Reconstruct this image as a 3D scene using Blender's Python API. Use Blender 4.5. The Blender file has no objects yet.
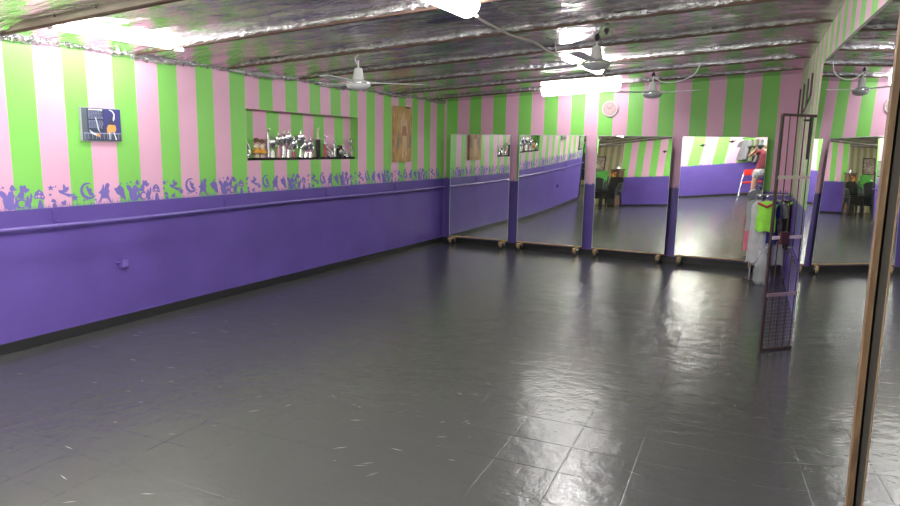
import bpy, bmesh, math, random
from mathutils import Vector, Matrix, noise
random.seed(7)
PI = math.pi
SC = bpy.context.scene
COL = SC.collection

# ------------------------------------------------------------------ room figures (metres)
XL, YB = -5.098, 9.902           # left wall, back wall
ZC, SL = 2.325, 0.0566           # ceiling height at the left wall, its rise to the right
ZD = 1.069                       # top of the purple dado
XR0, MR = 0.0987, 0.0401         # right wall
YM = 9.76                        # rolling mirrors
YREAR = -1.74
def zt(x): return ZC + SL*(x-XL)
def xr(y): return XR0 + MR*(YB-y)

# ------------------------------------------------------------------ helpers
def V(*a): return Vector(a)
class MB:
    def __init__(self): self.v=[]; self.f=[]; self.m=[]
    def add(self, vs, fs, mi=0):
        o=len(self.v); self.v+= [tuple(p) for p in vs]
        self.f+= [tuple(i+o for i in f) for f in fs]; self.m+=[mi]*len(fs); return self
    def quad(self,a,b,c,d,mi=0): return self.add([a,b,c,d],[(0,1,2,3)],mi)
    def box(self,c,s,mi=0,rot=None,bev=0):
        bm=bmesh.new(); bmesh.ops.create_cube(bm,size=1)
        bmesh.ops.scale(bm,vec=s,verts=bm.verts)
        if bev: bmesh.ops.bevel(bm,geom=bm.edges[:],offset=bev,segments=2,affect='EDGES')
        M=Matrix.Translation(Vector(c))
        if rot is not None: M=M@rot.to_4x4()
        bmesh.ops.transform(bm,matrix=M,verts=bm.verts)
        bm.verts.index_update()
        self.add([v.co[:] for v in bm.verts],[[v.index for v in f.verts] for f in bm.faces],mi); bm.free(); return self
    def tube(self,pts,r,n=8,mi=0,caps=True):
        pts=[Vector(p) for p in pts]; rs=r if isinstance(r,(list,tuple)) else [r]*len(pts)
        rings=[]; up=None
        for i,p in enumerate(pts):
            t=(pts[min(i+1,len(pts)-1)]-pts[max(i-1,0)]).normalized()
            if up is None:
                up=V(0,0,1) if abs(t.z)<.9 else V(1,0,0)
            a=t.cross(up).normalized(); b=a.cross(t).normalized(); up=b
            rings.append([p+rs[i]*(math.cos(2*PI*k/n)*a+math.sin(2*PI*k/n)*b) for k in range(n)])
        vs=[q for R in rings for q in R]; fs=[]
        for i in range(len(pts)-1):
            for k in range(n):
                fs.append((i*n+k,i*n+(k+1)%n,(i+1)*n+(k+1)%n,(i+1)*n+k))
        if caps: fs.append(tuple(range(n))[::-1]); fs.append(tuple((len(pts)-1)*n+k for k in range(n)))
        return self.add(vs,fs,mi)
    def lathe(self,prof,c=(0,0,0),n=20,mi=0,axis='z'):
        vs=[];fs=[]
        for r,z in prof:
            for k in range(n):
                a=2*PI*k/n; x,y=r*math.cos(a),r*math.sin(a)
                q=(x,y,z) if axis=='z' else ((x,z,y) if axis=='y' else (z,x,y))
                vs.append((q[0]+c[0],q[1]+c[1],q[2]+c[2]))
        for i in range(len(prof)-1):
            for k in range(n): fs.append((i*n+k,i*n+(k+1)%n,(i+1)*n+(k+1)%n,(i+1)*n+k))
        fs.append(tuple(range(n))[::-1]); fs.append(tuple((len(prof)-1)*n+k for k in range(n)))
        return self.add(vs,fs,mi)
    def ball(self,c,s,mi=0,n=12):
        bm=bmesh.new(); bmesh.ops.create_uvsphere(bm,u_segments=n,v_segments=max(6,n*2//3),radius=1)
        bmesh.ops.scale(bm,vec=s if hasattr(s,'__len__') else (s,s,s),verts=bm.verts)
        bmesh.ops.translate(bm,vec=c,verts=bm.verts); bm.verts.index_update()
        self.add([v.co[:] for v in bm.verts],[[v.index for v in f.verts] for f in bm.faces],mi); bm.free(); return self
    def prism(self,poly,fn,t0,t1,mi=0):
        """poly in 2D, fn(u,v,t)->xyz"""
        n=len(poly); vs=[fn(u,v,t0) for u,v in poly]+[fn(u,v,t1) for u,v in poly]
        fs=[tuple(range(n))[::-1],tuple(range(n,2*n))]+[(i,(i+1)%n,n+(i+1)%n,n+i) for i in range(n)]
        return self.add(vs,fs,mi)
    def build(self,name,mats,parent=None,loc=None,smooth=None,rot=None,fix=True):
        me=bpy.data.meshes.new(name); me.from_pydata(self.v,[],self.f)
        mats=mats if isinstance(mats,(list,tuple)) else [mats]
        for m in mats: me.materials.append(m)
        me.polygons.foreach_set('material_index',self.m)
        if fix:
            bm=bmesh.new(); bm.from_mesh(me); bmesh.ops.recalc_face_normals(bm,faces=bm.faces); bm.to_mesh(me); bm.free()
        o=bpy.data.objects.new(name,me); COL.objects.link(o)
        if smooth=='all': me.shade_smooth()
        elif smooth: me.shade_smooth(); me.set_sharp_from_angle(angle=math.radians(smooth))
        if parent: o.parent=parent
        if loc is not None: o.location=loc
        if rot is not None: o.rotation_euler=rot
        return o
def tag(o,label=None,cat=None,group=None,kind=None):
    if label: o['label']=label
    if cat: o['category']=cat
    if group: o['group']=group
    if kind: o['kind']=kind
    return o
def thing(name,label,cat,loc=(0,0,0),rz=0,group=None):
    o=bpy.data.objects.new(name,None); COL.objects.link(o); o.empty_display_size=.1
    o.location=loc; o.rotation_euler=(0,0,rz); return tag(o,label,cat,group)
def struct(o): o['kind']='structure'; return o
def copy_tree(o,parent=None):
    c=o.copy(); COL.objects.link(c)
    if parent: c.parent=parent
    for ch in list(o.children): copy_tree(ch,c)
    return c

# ------------------------------------------------------------------ materials
def lin(c): return tuple(((x/255)/12.92 if x/255<=.04045 else ((x/255+.055)/1.055)**2.4) for x in c)+(1,)
def mat(name,col,rough=.5,metal=0,spec=.5,bump=0,bscale=40,vary=0,vscale=3,coat=0,stretch=None,emit=None,es=0,trans=0,alpha=1):
    m=bpy.data.materials.new(name); m.use_nodes=True; nt=m.node_tree; b=nt.nodes['Principled BSDF']
    c=col if len(col)==4 else tuple(col)+(1,)
    b.inputs['Base Color'].default_value=c; b.inputs['Roughness'].default_value=rough
    b.inputs['Metallic'].default_value=metal; b.inputs['Specular IOR Level'].default_value=spec
    b.inputs['Coat Weight'].default_value=coat; b.inputs['Transmission Weight'].default_value=trans; b.inputs['Alpha'].default_value=alpha
    if emit: b.inputs['Emission Color'].default_value=emit; b.inputs['Emission Strength'].default_value=es
    if bump or vary:
        tc=nt.nodes.new('ShaderNodeTexCoord'); mp=nt.nodes.new('ShaderNodeMapping'); nt.links.new(tc.outputs['Object'],mp.inputs['Vector'])
        if stretch: mp.inputs['Scale'].default_value=stretch
    if bump:
        n=nt.nodes.new('ShaderNodeTexNoise'); n.inputs['Scale'].default_value=bscale; n.inputs['Detail'].default_value=4
        nt.links.new(mp.outputs[0],n.inputs['Vector']); bp=nt.nodes.new('ShaderNodeBump'); bp.inputs['Strength'].default_value=bump; bp.inputs['Distance'].default_value=.01
        nt.links.new(n.outputs['Fac'],bp.inputs['Height']); nt.links.new(bp.outputs[0],b.inputs['Normal'])
    if vary:
        n=nt.nodes.new('ShaderNodeTexNoise'); n.inputs['Scale'].default_value=vscale; n.inputs['Detail'].default_value=6
        nt.links.new(mp.outputs[0],n.inputs['Vector'])
        r=nt.nodes.new('ShaderNodeMapRange'); r.inputs['From Min'].default_value=.3; r.inputs['From Max'].default_value=.7
        r.inputs['To Min'].default_value=1-vary; r.inputs['To Max'].default_value=1+vary
        nt.links.new(n.outputs['Fac'],r.inputs['Value'])
        mx=nt.nodes.new('ShaderNodeVectorMath'); mx.operation='SCALE'; mx.inputs[0].default_value=c[:3]
        nt.links.new(r.outputs[0],mx.inputs['Scale']); nt.links.new(mx.outputs[0],b.inputs['Base Color'])
    return m
pink=mat('paint_pink',(.80,.45,.61),.42,bump=.05,bscale=60,vary=.03)
green=mat('paint_green',(.245,.65,.125),.42,bump=.05,bscale=60,vary=.03)
purple=mat('paint_purple',(.128,.083,.35),.34,bump=.12,bscale=30,vary=.10,vscale=2.5)
decal=mat('decal_purple',(.20,.155,.50),.5)
cream=mat('paint_cream',(.82,.76,.58),.5,vary=.05)
olive=mat('paint_olive',(.52,.52,.26),.5,vary=.05)
black_base=mat('skirting_black',(.022,.022,.024),.45)
wood_dark=mat('beam_wood',(.13,.075,.055),.7,bump=.3,bscale=25,vary=.3,vscale=8,stretch=(1,6,6))
wood_grey=mat('beam_painted',(.36,.32,.25),.55,bump=.2,bscale=25,vary=.15,vscale=6,stretch=(1,6,6))
wood_light=mat('pale_timber',(.52,.36,.19),.6,bump=.2,bscale=30,vary=.25,vscale=10,stretch=(1,5,5))
wood_mid=mat('worn_timber',(.115,.070,.036),.6,bump=.3,bscale=20,vary=.35,vscale=9,stretch=(5,5,1))
mirror_m=mat('mirror_glass',(.86,.88,.87),.012,1)
mirror_back=mat('mirror_backing',(.05,.045,.04),.8)
steel=mat('chrome',(.75,.76,.78),.18,1)
silver=mat('silver_plate',(.82,.82,.84),.22,1,bump=.2,bscale=60)
white_p=mat('white_enamel',(.80,.80,.80),.35)
grey_p=mat('grey_enamel',(.52,.53,.55),.4)
dark_iron=mat('dark_iron',(.065,.040,.036),.5,bump=.2,bscale=60,vary=.3,vscale=20)
rubber=mat('black_rubber',(.02,.02,.02),.6)
plastic_blk=mat('black_plastic',(.02,.022,.024),.35)
gold=mat('gold_plate',(.85,.52,.16),.3,1)
lamp=mat('lit_tube',(1,1,1),.5,emit=(1,.985,.97,1),es=22)
lamp_l=mat('lit_tube_near',(1,1,1),.5,emit=(1,.985,.97,1),es=18)
lamp_fill=mat('lit_fill_rear',(1,1,1),.5,emit=(1,.97,.92,1),es=23)  # glow of the added fill lights at the rear
lampb=mat('lit_glare_back',(1,1,1),.5,emit=(1,.985,.97,1),es=5)
lampx=mat('lit_glare',(1,1,1),.5,emit=(1,.985,.97,1),es=16)

def floor_material():
    m=bpy.data.materials.new('vinyl_tiles'); m.use_nodes=True; nt=m.node_tree; N=nt.nodes; Lk=nt.links; b=N['Principled BSDF']
    tc=N.new('ShaderNodeTexCoord'); mp=N.new('ShaderNodeMapping'); Lk.new(tc.outputs['Object'],mp.inputs[0])
    mp.inputs['Rotation'].default_value=(0,0,-.045); mp.inputs['Location'].default_value=(.17,.03,0); mp.inputs['Scale'].default_value=(1/.335,1/.305,1)
    fr=N.new('ShaderNodeVectorMath'); fr.operation='FRACTION'; Lk.new(mp.outputs[0],fr.inputs[0])
    fl=N.new('ShaderNodeVectorMath'); fl.operation='FLOOR'; Lk.new(mp.outputs[0],fl.inputs[0])
    wn=N.new('ShaderNodeTexWhiteNoise'); wn.noise_dimensions='3D'; Lk.new(fl.outputs[0],wn.inputs['Vector'])
    sb=N.new('ShaderNodeVectorMath'); sb.operation='SUBTRACT'; Lk.new(wn.outputs['Color'],sb.inputs[0]); sb.inputs[1].default_value=(.5,.5,.5)
    dt=N.new('ShaderNodeVectorMath'); dt.operation='DOT_PRODUCT'; Lk.new(sb.outputs[0],dt.inputs[0]); Lk.new(fr.outputs[0],dt.inputs[1])
    # seam distance
    ab=N.new('ShaderNodeVectorMath'); ab.operation='SUBTRACT'; Lk.new(fr.outputs[0],ab.inputs[0]); ab.inputs[1].default_value=(.5,.5,.5)
    a2=N.new('ShaderNodeVectorMath'); a2.operation='ABSOLUTE'; Lk.new(ab.outputs[0],a2.inputs[0])
    sx=N.new('ShaderNodeSeparateXYZ'); Lk.new(a2.outputs[0],sx.inputs[0])
    mx=N.new('ShaderNodeMath'); mx.operation='MAXIMUM'; Lk.new(sx.outputs[0],mx.inputs[0]); Lk.new(sx.outputs[1],mx.inputs[1])
    gr=N.new('ShaderNodeMapRange'); gr.inputs['From Min'].default_value=.485; gr.inputs['From Max'].default_value=.5; gr.inputs['To Min'].default_value=0; gr.inputs['To Max'].default_value=-1
    Lk.new(mx.outputs[0],gr.inputs['Value'])
    nz=N.new('ShaderNodeTexNoise'); nz.inputs['Scale'].default_value=7; nz.inputs['Detail'].default_value=3; Lk.new(tc.outputs['Object'],nz.inputs['Vector'])
    n2=N.new('ShaderNodeTexNoise'); n2.inputs['Scale'].default_value=45; n2.inputs['Detail'].default_value=4; Lk.new(tc.outputs['Object'],n2.inputs['Vector'])
    def mul(a,k):
        q=N.new('ShaderNodeMath'); q.operation='MULTIPLY'; Lk.new(a,q.inputs[0]); q.inputs[1].default_value=k; return q.outputs[0]
    def add(a,c):
        q=N.new('ShaderNodeMath'); q.operation='ADD'; Lk.new(a,q.inputs[0]); Lk.new(c,q.inputs[1]); return q.outputs[0]
    h=add(add(mul(dt.outputs['Value'],.0048),mul(gr.outputs[0],.0005)),add(mul(nz.outputs['Fac'],.0060),mul(n2.outputs['Fac'],.0012)))
    bp=N.new('ShaderNodeBump'); bp.inputs['Strength'].default_value=1; bp.inputs['Distance'].default_value=1; Lk.new(h,bp.inputs['Height']); Lk.new(bp.outputs[0],b.inputs['Normal'])
    # colour: grey with scuffs
    n3=N.new('ShaderNodeTexNoise'); n3.inputs['Scale'].default_value=.8; n3.inputs['Detail'].default_value=1.5; Lk.new(tc.outputs['Object'],n3.inputs['Vector'])
    cr=N.new('ShaderNodeValToRGB'); cr.color_ramp.interpolation='EASE'; cr.color_ramp.elements[0].position=.1; cr.color_ramp.elements[0].color=(.036,.037,.039,1); cr.color_ramp.elements[1].position=.9; cr.color_ramp.elements[1].color=(.080,.082,.079,1)
    Lk.new(n3.outputs['Fac'],cr.inputs[0])
    b.inputs['Base Color'].default_value=(.066,.067,.066,1)
    b.inputs['Roughness'].default_value=.22; b.inputs['Specular IOR Level'].default_value=.55
    return m
def foil_material(name,s1=(1.2,5,1),k=.010,rough=.2,col=(.74,.73,.72)):
    m=bpy.data.materials.new(name); m.use_nodes=True; nt=m.node_tree; N=nt.nodes; Lk=nt.links; b=N['Principled BSDF']
    b.inputs['Base Color'].default_value=col+(1,); b.inputs['Metallic'].default_value=1; b.inputs['Roughness'].default_value=rough
    tc=N.new('ShaderNodeTexCoord'); mp=N.new('ShaderNodeMapping'); mp.inputs['Scale'].default_value=s1; Lk.new(tc.outputs['Object'],mp.inputs[0])
    n=N.new('ShaderNodeTexNoise'); n.inputs['Scale'].default_value=2.2; n.inputs['Detail'].default_value=5; n.inputs['Roughness'].default_value=.55; n.inputs['Distortion'].default_value=.6; Lk.new(mp.outputs[0],n.inputs['Vector'])
    rd=N.new('ShaderNodeMath'); rd.operation='SUBTRACT'; Lk.new(n.outputs['Fac'],rd.inputs[0]); rd.inputs[1].default_value=.5
    ab=N.new('ShaderNodeMath'); ab.operation='ABSOLUTE'; Lk.new(rd.outputs[0],ab.inputs[0])
    bp=N.new('ShaderNodeBump'); bp.inputs['Strength'].default_value=1; bp.inputs['Distance'].default_value=k; Lk.new(ab.outputs[0],bp.inputs['Height']); Lk.new(bp.outputs[0],b.inputs['Normal'])
    return m
floor_m=floor_material()
foil_m=foil_material('foil_sheet',(1.0,3.2,1),.045,.17,(.72,.69,.72))
foil_w=foil_material('foil_wrap',(9,9,9),.035,.26,(.70,.69,.70))

# ------------------------------------------------------------------ floor
g=MB(); g.add([(-8,-3.3,0),(.9,-3.3,0),(.9,10.1,0),(-8,10.1,0)],[(0,1,2,3)]); g.box((-3.55,3.4,-.06),(8.9,13.4,.1))
rs=random.Random(21)
for k in range(230):      # pale scratches worn into the vinyl
    x=rs.uniform(-4.8,.0); y=rs.uniform(1.2,9.3); a=rs.gauss(.55,.5); L=rs.uniform(.015,.09); w_=rs.uniform(.0012,.0028)
    d=V(math.cos(a),math.sin(a),0); q=V(-d.y,d.x,0); p=V(x,y,.0004)
    g.add([p,p+d*L*.5-q*w_,p+d*L,p+d*L*.5+q*w_],[(0,1,2,3)],1)
struct(g.build('floor',[floor_m,mat('scratched_vinyl',(.22,.22,.21),.6)],fix=False))

# ------------------------------------------------------------------ frieze silhouettes, traced as outlines in (along, up)
# camera model only used to read the outlines' sizes off the wall: numbers below are metres relative to the crescent
def star(cx,cy,r,n=5,ri=.45,a0=PI/2): return [(cx+(r if i%2==0 else r*ri)*math.cos(a0+i*PI/n),cy+(r if i%2==0 else r*ri)*math.sin(a0+i*PI/n)) for i in range(2*n)]
Z1={'flower_a':[(175,225),(185,195),(205,168),(225,185),(240,215),(220,235),(195,235)],
 'flower_b':[(165,245),(185,235),(200,255),(230,285),(215,310),(185,325),(165,305),(160,275)],
 'bird':[(285,210),(290,175),(320,185),(345,170),(355,205),(390,215),(370,240),(340,255),(315,240),(285,235)],
 'sprite':[(350,290),(365,280),(378,320),(385,275),(400,250),(412,290),(400,340),(385,370),(390,400),(370,425),(350,400),(320,370),(335,340)],
 'arm':[(210,380),(235,340),(265,318),(320,325),(325,338),(270,332),(245,352),(270,410),(255,420),(228,385)],
 'toad_stem':[(475,325),(502,330),(525,415),(450,420)],
 'cap':[(425,290),(440,245),(485,215),(520,245),(540,300),(525,325),(480,312),(430,315)],
 'small_cap':[(595,345),(620,310),(650,330),(655,355),(625,350)],
 'small_stem':[(615,368),(640,350),(660,400),(610,415)],
 'big_bird':[(685,240),(690,215),(715,225),(735,215),(735,165),(750,158),(765,190),(795,185),(795,215),(765,245),(740,250),(830,265),(860,250),(840,280),(790,295),(750,275),(700,255)],
 'bloom':[(700,350),(735,340),(750,320),(760,350),(750,385),(715,380)]}
Z2={'moon':[(250,150),(215,135),(170,145),(135,185),(125,235),(140,285),(175,315),(220,325),(270,305),(300,270),(265,285),(220,295),(175,270),(155,225),(170,175),(205,155)],
 'moon_sprite':[(190,185),(210,170),(225,205),(240,195),(255,215),(245,240),(275,265),(260,285),(225,280),(205,240)],
 'winged':[(320,245),(345,225),(365,190),(372,150),(385,165),(385,205),(405,150),(430,135),(447,160),(430,210),(445,230),(430,260),(440,305),(465,365),(440,350),(410,310),(360,310),(340,350),(325,360),(335,310),(350,270)],
 'leaf':[(490,200),(525,190),(550,160),(575,175),(600,205),(605,260),(620,330),(560,300),(515,320),(570,290),(520,260)],
 'squirrel':[(625,170),(650,155),(680,180),(690,210),(705,165),(740,160),(745,200),(740,250),(738,290),(755,260),(750,220),(765,225),(775,280),(750,330),(700,345),(665,325),(655,270),(655,230),(635,205)],
 'wing':[(780,190),(815,130),(830,190),(820,220),(840,235),(800,235),(760,220)]}
def z1(u,v):     # first zoom window -> (metres along wall from the crescent, height)
    px=u/11.25; py=v/11.25+170; return px_to(px,py)
def z2(u,v): return px_to(u/11.25+70,v/11.25+170)
def px_to(px,py):
    s=(px-86.)*(.00905+.0000105*(px-86)); base=209.8-.0655*px; return (s,(base-py)*(.0094-.0000045*(86-px)))
MOT=[[z1(*p) for p in q] for q in Z1.values()]+[[z2(*p) for p in q] for q in Z2.values()]
for u,v,r,zz in ((605,200,32,z1),(655,185,13,z1),(595,272,20,z1),(108,203,16,z1),(850,305,40,z1),(565,148,15,z2),(762,146,14,z2),(636,140,12,z2),(160,330,16,z2),(285,325,16,z2),(195,325,14,z2)):
    c=zz(u,v); MOT.append(star(c[0],c[1],r/11.25*.0098))
DOTS=[z1(475,287)+(.011,),z1(445,292)+(.006,),z1(510,292)+(.007,),z1(482,248)+(.006,),z1(290,365)+(.02,),z1(620,345)+(.005,)]
RING=z1(290,365)
moons=[1.43,2.44,3.49,4.55,5.60,6.61,7.60,8.62,9.66]
def frieze(mb,fn,s0,s1,mi_d,mi_bg,hole=None):
    rnd=random.Random(3)
    for k,c in enumerate(moons):
        sc=((moons[k+1]-c) if k+1<len(moons) else 1.03)/1.045
        for ip,poly in enumerate(MOT):
            P=[(c+u*sc,ZD+v*.90) for u,v in poly]
            if min(p[0] for p in P)<s0 or max(p[0] for p in P)>s1: continue
            mb.add([fn(u,v,.0012+.00012*ip+.0028*(k%2)) for u,v in P],[tuple(range(len(P)))],mi_d)
        if s0<c+RING[0]*sc-.05 and c+RING[0]*sc+.05<s1:
            n=16; rr=[(c+RING[0]*sc+r*math.cos(2*PI*i/n),ZD+RING[1]*.9+r*math.sin(2*PI*i/n)) for r in (.036,.026) for i in range(n)]
            mb.add([fn(u,v,.0068) for u,v in rr],[(i,(i+1)%n,n+(i+1)%n,n+i) for i in range(n)],mi_d)
        for u,v,r in DOTS[:4]:
            if s0<c+u*sc<s1: mb.add([fn(c+u*sc+r*math.cos(a*PI/4),ZD+v*.9+r*math.sin(a*PI/4),.0072) for a in range(8)],[tuple(range(8))],mi_bg)
    s=s0+.01
    while s<s1-.02:
        h=rnd.uniform(.018,.052); l=rnd.uniform(-.012,.012); w=rnd.uniform(.003,.006)
        mb.add([fn(s,ZD,.0012),fn(s+w,ZD,.0012),fn(s+l+w/2,ZD+h,.0012)],[(0,1,2)],mi_d); s+=rnd.uniform(.006,.013)

# ------------------------------------------------------------------ striped walls
def striped(bounds,first,zlo,zhi,fn,mb,skip=None,cols=(0,1)):
    for i,(a,b) in enumerate(zip(bounds,bounds[1:])):
        mi=cols[(i+first)%2]
        segs=[(a,b)]
        if skip:
            y0,y1,h0,h1=skip; cuts=sorted({a,b,*[c for c in (y0,y1) if a<c<b]}); segs=list(zip(cuts,cuts[1:]))
        for p,q in segs:
            mid=(p+q)/2
            parts=[(zlo,None)]
            if skip and skip[0]<mid<skip[1]: parts=[(zlo,skip[2]),(skip[3],None)]
            for lo,hi in parts:
                t0=zhi(p) if hi is None else hi; t1=zhi(q) if hi is None else hi
                mb.quad(fn(p,lo,0),fn(q,lo,0),fn(q,t1,0),fn(p,t0,0),mi)
# left wall
lb=[2.932,3.148,3.373,3.571,3.806,4.026,4.257,4.47,4.69,4.905,5.122,5.34,5.549,5.761,5.97,6.179,6.399,6.602,6.805,7.021,7.21,7.396,7.60,7.811,8.027,8.24,8.438,8.639,8.833,9.018,9.209,9.42,9.64,YB]
lo=[2.932-.2137*k for k in range(8,0,-1)]; lo=[1.75]+[v for v in lo if v>1.8]
LB=lo+lb; first=(len(lo))%2     # 2.932..3.148 is green(1)
fl=lambda s,z,t:(XL+t,s,z)
mb=MB()
NI=(5.345,7.395,1.412,1.955); ND=.12
first=(1-len(lo))%2
striped(LB,first,ZD,lambda s:ZC+.14,fl,mb,skip=NI)
mb.quad((XL,1.75,0),(XL,YB,0),(XL,YB,ZD),(XL,1.75,ZD),2)
# niche
y0,y1,h0,h1=NI; xb=XL-ND
nb=[y0]+[v+.02 for v in lb if y0+.04<v+.02<y1-.02]+[y1]
ifirst=(first+sum(1 for v in LB if v<y0+.01-.075))%2
for i,(a,b) in enumerate(zip(nb,nb[1:])): mb.quad((xb,a,h0),(xb,b,h0),(xb,b,h1),(xb,a,h1),(i+1)%2)
mb.quad((XL,y0,h0),(XL,y1,h0),(xb,y1,h0),(xb,y0,h0),0); mb.quad((XL,y0,h1),(xb,y0,h1),(xb,y1,h1),(XL,y1,h1),0)
mb.quad((XL,y1,h0),(XL,y1,h1),(xb,y1,h1),(xb,y1,h0),1); mb.quad((XL,y0,h0),(xb,y0,h0),(xb,y0,h1),(XL,y0,h1),1)
mb.box((XL-.24,(1.75+YB)/2,1.22),(.2,YB-1.75,2.44),2)
mb.box((XL-.07,1.755,1.22),(.139,.01,2.44),0)
frieze(mb,fl,1.77,YB-.01,3,0)
struct(mb.build('wall_left',[pink,green,purple,decal],fix=False))
# back wall
bb=[XL,-5.05,-4.848,-4.636,-4.43,-4.22,-4.002,-3.788,-3.576,-3.368,-3.154,-2.943,-2.733,-2.528,-2.312,-2.095,-1.88,-1.665,-1.448,-1.235,-1.01,-.79,-.572,-.354,-.136,xr(YB)]
fb=lambda s,z,t:(s,YB-t,z)
mb=MB(); striped(bb,0,ZD,lambda s:zt(s)+.12,fb,mb)
mb.quad((XL,YB,0),(xr(YB),YB,0),(xr(YB),YB,ZD),(XL,YB,ZD),2)
mb.box(((XL+.2)/2,YB+.1,1.35),(-XL+.6,.18,2.7),2)
rnd=random.Random(5); s=XL+.01
while s<xr(YB)-.03:
    h=rnd.uniform(.015,.05); w=rnd.uniform(.008,.02); mb.add([fb(s,ZD,.0012),fb(s+w,ZD,.0012),fb(s+w/2+rnd.uniform(-.01,.01),ZD+h,.0012)],[(0,1,2)],3); s+=rnd.uniform(.01,.03)
struct(mb.build('wall_back',[pink,green,purple,purple],fix=False))
# right wall (runs slightly outward towards the doorway)
fr_=lambda s,z,t:(xr(s)-t,s,z)
rb=[YB-.214*k for k in range(0,57)][::-1]
mb=MB(); striped(rb,1,ZD,lambda s:zt(xr(s))+.12,fr_,mb)
mb.quad((xr(rb[0]),rb[0],0),(xr(YB),YB,0),(xr(YB),YB,ZD),(xr(rb[0]),rb[0],ZD),2)
mb.add([(xr(y)+o,y,z) for o in (.02,.2) for y in (rb[0],YB) for z in (0,2.8)],[(0,1,3,2),(4,5,7,6),(0,1,5,4),(2,3,7,6),(1,3,7,5)],0)
struct(mb.build('wall_right',[pink,green,purple],fix=False))
# rear wall, behind the camera
XE=-5.42
rbb=[-.26-.214*j for j in range(25,-1,-1)]; rbb[0]=XE; rbb=[v for v in rbb if v>=XE]
while rbb[-1]+.214<.9: rbb.append(rbb[-1]+.214)
fre=lambda s,z,t:(s,YREAR+t,z)
# interval ending at -.26 is pink(0)
idx=rbb.index(-.26) if -.26 in rbb else min(range(len(rbb)),key=lambda i:abs(rbb[i]+.26))
mb=MB(); striped(rbb,(0-(idx-1))%2,ZD,lambda s:zt(s)+.12,fre,mb)
mb.quad((XE,YREAR,0),(rbb[-1],YREAR,0),(rbb[-1],YREAR,ZD),(XE,YREAR,ZD),2)
mb.box(((XE+.9)/2,YREAR-.08,1.35),(.9-XE,.14,2.7),2)
s=XE+.01; rnd=random.Random(8)
while s<.8:
    h=rnd.uniform(.01,.05); w=rnd.uniform(.01,.03); mb.add([fre(s,ZD,.0012),fre(s+w,ZD,.0012),fre(s+w/2,ZD+h,.0012)],[(0,1,2)],3); s+=rnd.uniform(.02,.06)
for k in range(14):      # scuffs where paint has come off
    cx=-3.9+rnd.uniform(0,.9); cz=rnd.uniform(.55,1.0); L=rnd.uniform(.04,.16); a=rnd.uniform(-.5,.9)
    mb.add([fre(cx,cz,.002),fre(cx+L*math.cos(a),cz+L*math.sin(a),.002),fre(cx+L*math.cos(a),cz+L*math.sin(a)+.012,.002)],[(0,1,2)],4)
struct(mb.build('wall_rear',[pink,green,purple,purple,mat('bare_plaster',(.6,.55,.62),.7)],fix=False))
# deeper bay at the rear left, cream striped
mb=MB(); YA=-2.75
sb=[-8+.11*k for k in range(int((XE+8)/.11)+1)]+[XE]
for i,(a,b) in enumerate(zip(sb,sb[1:])): mb.quad((a,YA,0),(b,YA,0),(b,YA,2.4),(a,YA,2.4),i%2)
mb.quad((XE,YA,0),(XE,YREAR,0),(XE,YREAR,2.45),(XE,YA,2.45),0)
mb.box((-6.7,YA-.08,1.2),(2.6,.14,2.4),0); 
struct(mb.build('wall_bay',[cream,olive],fix=False))
mb=MB()
for i in range(41):
    a=YA+i*.11; b=min(a+.11,1.75); mb.quad((-7.98,a,0),(-7.98,b,0),(-7.98,b,2.3),(-7.98,a,2.3),i%2)
mb.quad((-7.98,1.75,0),(XL,1.75,0),(XL,1.75,2.4),(-7.98,1.75,2.4),0); mb.box((-8.08,-.5,1.15),(.16,4.5,2.3),0)
struct(mb.build('wall_bay_side',[cream,olive,purple],fix=False))
# skirting
mb=MB(); mb.box((XL+.008,(1.75+YB)/2,.04),(.016,YB-1.75,.08)); struct(mb.build('baseboard_left',black_base))
mb=MB(); mb.box((-2.5,YB-.008,.04),(5.16,.016,.08)); struct(mb.build('baseboard_back',black_base))
mb=MB(); mb.box((-2.3,YREAR+.008,.03),(6.2,.016,.06)); struct(mb.build('baseboard_rear',black_base))

# ------------------------------------------------------------------ foil ceiling, beams
nx,ny=118,200; x0,x1,ya,yb=-8.05,.95,-2.9,YB+.06
vs=[];fs=[]
BY=[2.93+1.085*k for k in range(-5,7)]
for j in range(ny+1):
    for i in range(nx+1):
        x=x0+(x1-x0)*i/nx; y=ya+(yb-ya)*j/ny
        d=[max(0,min(1,(YB-y)/.35)),max(0,min(1,(xr(y)-x)/.3)) if x<xr(y) else 0]
        if y>1.75: d.append(max(0,min(1,(x-XL)/.35)) if x>XL else 0)
        k=min(d); db=min(abs(y-q) for q in BY)
        sag=.052-.020*math.sin(min(1,db/.54)*PI/2)
        w=.016*noise.noise(V(x*1.1,y*3.6,2))+.010*noise.noise(V(x*2.6,y*8,7))+.006*noise.noise(V(x*7,y*9,1))
        z=zt(x)+sag*k+w*(.35+.65*k)
        vs.append((x,y,z))
for j in range(ny):
    for i in range(nx):
        a=j*(nx+1)+i; fs.append((a,a+1,a+nx+2,a+nx+1))
mb=MB(); mb.add(vs,fs,0)
struct(mb.build('ceiling',foil_m,smooth='all',fix=False))
mb=MB(); mb.box((-3.5,3.5,2.78),(9.2,13.2,.04),rot=Matrix.Rotation(-math.atan(SL),3,'Y')); struct(mb.build('ceiling_roof_sheet',mirror_back))
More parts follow.
